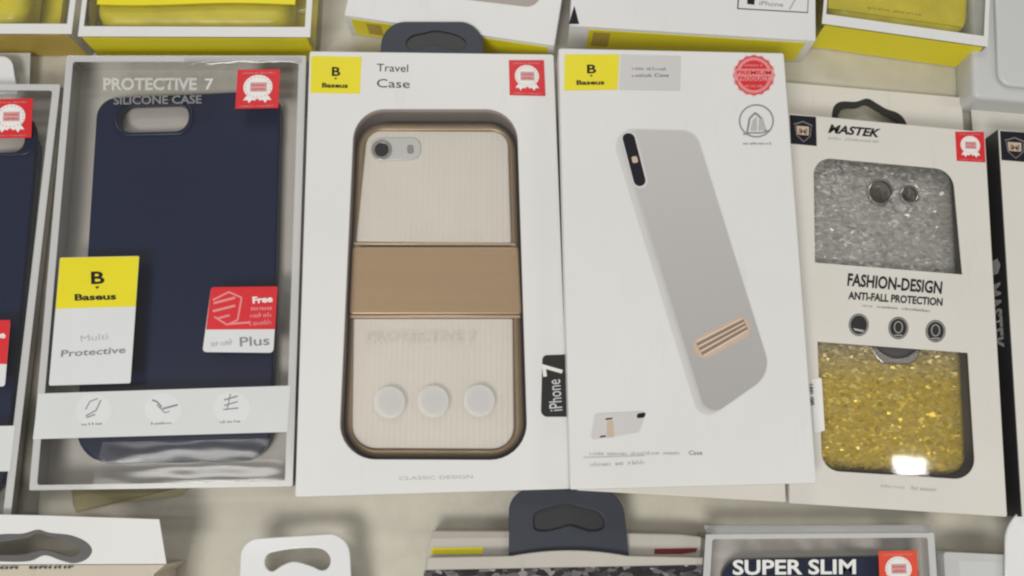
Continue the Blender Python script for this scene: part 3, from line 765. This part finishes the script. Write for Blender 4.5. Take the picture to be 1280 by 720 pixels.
def pack(tab, hole, zt, label, body, p, mat='plastic'):
    root = thing("blister_pack", p, label, "package", "packages with white hang tabs")
    sheet("hang_tab", M[mat], W(tab, zt), zt - .0014, zt, root, holes=[W(hole, zt)] if hole else (), bevel=.0005, res=2)
    sheet("card_body", M[mat], W(body, zt), .0005, zt - .0016, root, bevel=.0005)
    return root
hh = spline([(331, 703), (334, 694), (343, 690), (370, 686), (400, 686), (412, 696), (411, 708), (402, 713), (387, 707), (367, 702), (352, 707), (341, 714), (334, 711)], 4)
pack(fillet([(301, 674), (436, 666), (441, 760), (298, 760)], [24, 26, 0, 0], 9), hh, .016, "glossy white plastic hang tab standing alone at the bottom edge, left of centre",
     [(296, 740), (446, 740), (470, 1130), (280, 1130)], (330, 740))
pack(fillet([(1257, 628), (1400, 634), (1410, 730), (1257, 740)], [46, 46, 0, 0], 10), spline([(1300, 668), (1330, 655), (1370, 668), (1360, 690), (1330, 682), (1305, 692)], 4), .017,
     "glossy white rounded hang tab at the right edge of the bottom row",
     [(1292, 745), (1400, 745), (1430, 1130), (1300, 1130)], (1300, 745))

# card pack with slate hang tab and dark patterned front
ix = thing("card_pack", (530, 712), "pale card pack with slate hang tab and dark speckled front at the bottom edge", "package")
zb = .010
sheet("carton_body", M['board'], W([(541, 664), (700, 664), (852, 668), (884, 672), (925, 1130), (500, 1130), (533, 690)], zb), .0005, zb, ix, bevel=.0006)
sheet("yellow_stripe", M['yellow'], W([(540, 685), (604, 684), (603, 692.5), (538, 693)], zb + .0002), zb, zb + .0002, ix)
sheet("red_stripe", M['maroon'], W([(818, 686), (872, 685), (870, 690), (851, 692.5), (818, 692.5)], zb + .0002), zb, zb + .0002, ix)
tb = fillet([(636, 611), (778, 611), (788, 715), (636, 715)], [28, 36, 0, 0], 9)
th = spline([(667, 652), (670, 641), (690, 634), (710, 630), (730, 635), (748, 640), (755, 650), (753, 661), (738, 664), (724, 660), (711, 657), (698, 661), (682, 664), (669, 662)], 4)
sheet("hang_tab", M['slate'], W(tb, .0128), .0115, .0128, ix, holes=[W(th, .0128)], bevel=.0004, res=2)
sheet("tab_backing", M['blackcard'], W(fillet([(646, 618), (774, 618), (782, 712), (640, 712)], [24, 30, 0, 0], 9), .0114), .0110, .0114, ix)
sheet("top_shade_strip", M['taupe'], W([(542, 664.5), (634, 665), (634, 672), (538, 673)], zb + .0002), zb, zb + .0002, ix)  # shade along the pack's top edge, painted as a taupe strip
arch = [(534, 697)] + [(x, 696.5 - 8.5 * max(0, math.cos((x - 712) / 78 * math.pi / 2)) ** .8) for x in range(640, 790, 12)] + [(880, 697), (930, 1130), (500, 1130)]
sheet("front_panel", M['board'], W(arch, .0155), .0133, .0155, ix, bevel=.0004)
M['dark_glit'] = glitter("dark_mottled_print", (.03, .025, .03), (.42, .38, .38), scale=420, rough=.35)
sheet("printed_pattern", M['dark_glit'], W([(530, 713), (884, 706), (925, 1120), (505, 1120)], .0158), .0156, .0158, ix)

# clear box with SUPER SLIM heading
jx = thing("clear_box", (886, 670), "clear plastic box headed SUPER SLIM with an orange-red sticker at the bottom edge", "box", G_CLEAR)
QJ = [(882, 668), (1167, 666), (1200, 1150), (850, 1160)]
clear_box(QJ, jx, .018, fold=(.03, .012, .03, .012))
sheet("top_flap", M['edge'], W([(880, 657), (1163, 656), (1166, 667), (884, 669)], .010), .0095, .010, jx)
navy_case([(905, 700), (1148, 694), (1180, 1110), (880, 1120)], [24, 24, 40, 42], fillet([(930, 722), (1010, 720), (1012, 754), (928, 756)], 16),
          "navy blue phone case inside the clear box headed SUPER SLIM")
Z = .0186
text("lettering", "SUPER SLIM", (916, 718), (1070, 717), 18.5, Z, M['whiteink'], jx, bold=.025)
seal_sticker([(1098, 689), (1146, 688), (1149, 738), (1100, 739)], jx, Z, mat='orange')
# pale clear box at the right end of the bottom row
kx = thing("clear_box", (1180, 692), "pale translucent plastic box in the bottom right corner", "box", G_CLEAR)
QK = [(1179, 690), (1330, 697), (1380, 1150), (1212, 1150)]
sheet("shell", M['frost'], W(fillet(QK, 4, 4), .014), .0004, .014, kx, bevel=.001, res=2)
sheet("tray", M['silverw'], W(inset(QK, .02, .01, .02, .01), .002), .0006, .002, kx)
sheet("edge_fold", M['edge'], W(fillet(QK, 4, 4), .0142), .0141, .0144, kx, holes=[W(inset(QK, .12, .02, .1, .02), .0142)])

# ------------------------------------------------------------------ light: shop ceiling panels
def area(name, loc_, tgt, sx, sy, power, col=(1, .978, .935)):
    l = bpy.data.lights.new(name, 'AREA'); l.shape = 'RECTANGLE'; l.size = sx; l.size_y = sy; l.energy = power; l.color = col
    o = bpy.data.objects.new(name, l); COL.objects.link(o); o.location = loc_
    o.rotation_euler = (Vector(tgt) - Vector(loc_)).to_track_quat('-Z', 'Y').to_euler()
    return o
area("ceiling_panel", (-.60, -1.02, 1.72), (0, 0, 0), .9, .5, 22)
area("ceiling_panel", (1.95, -.2, 2.1), (0, 0, 0), .4, .9, 6)
area("ceiling_panel", (-.2, 1.75, 2.1), (0, 0, 0), 1.2, .3, 9)
area("ceiling_spot_panel", (1.07, .055, 2.1), (1.07, .055, 0), .085, .04, .24)
area("ceiling_spot_panel", (-.80, -.02, 2.0), (-.80, -.02, 0), .55, .08, 2.0)
w = bpy.data.worlds.new("World"); sc.world = w; w.use_nodes = True
w.node_tree.nodes["Background"].inputs[0].default_value = (1, .99, .965, 1)
w.node_tree.nodes["Background"].inputs[1].default_value = .30

# ------------------------------------------------------------------ render settings
sc.render.engine = 'CYCLES'
sc.view_settings.view_transform = 'Standard'; sc.view_settings.look = 'None'
sc.view_settings.exposure = .08; sc.view_settings.gamma = 1
sc.cycles.use_denoising = True
sc.cycles.max_bounces = 10; sc.cycles.transparent_max_bounces = 24
sc.cycles.pixel_filter_type = 'BLACKMAN_HARRIS'; sc.cycles.filter_width = 2.3
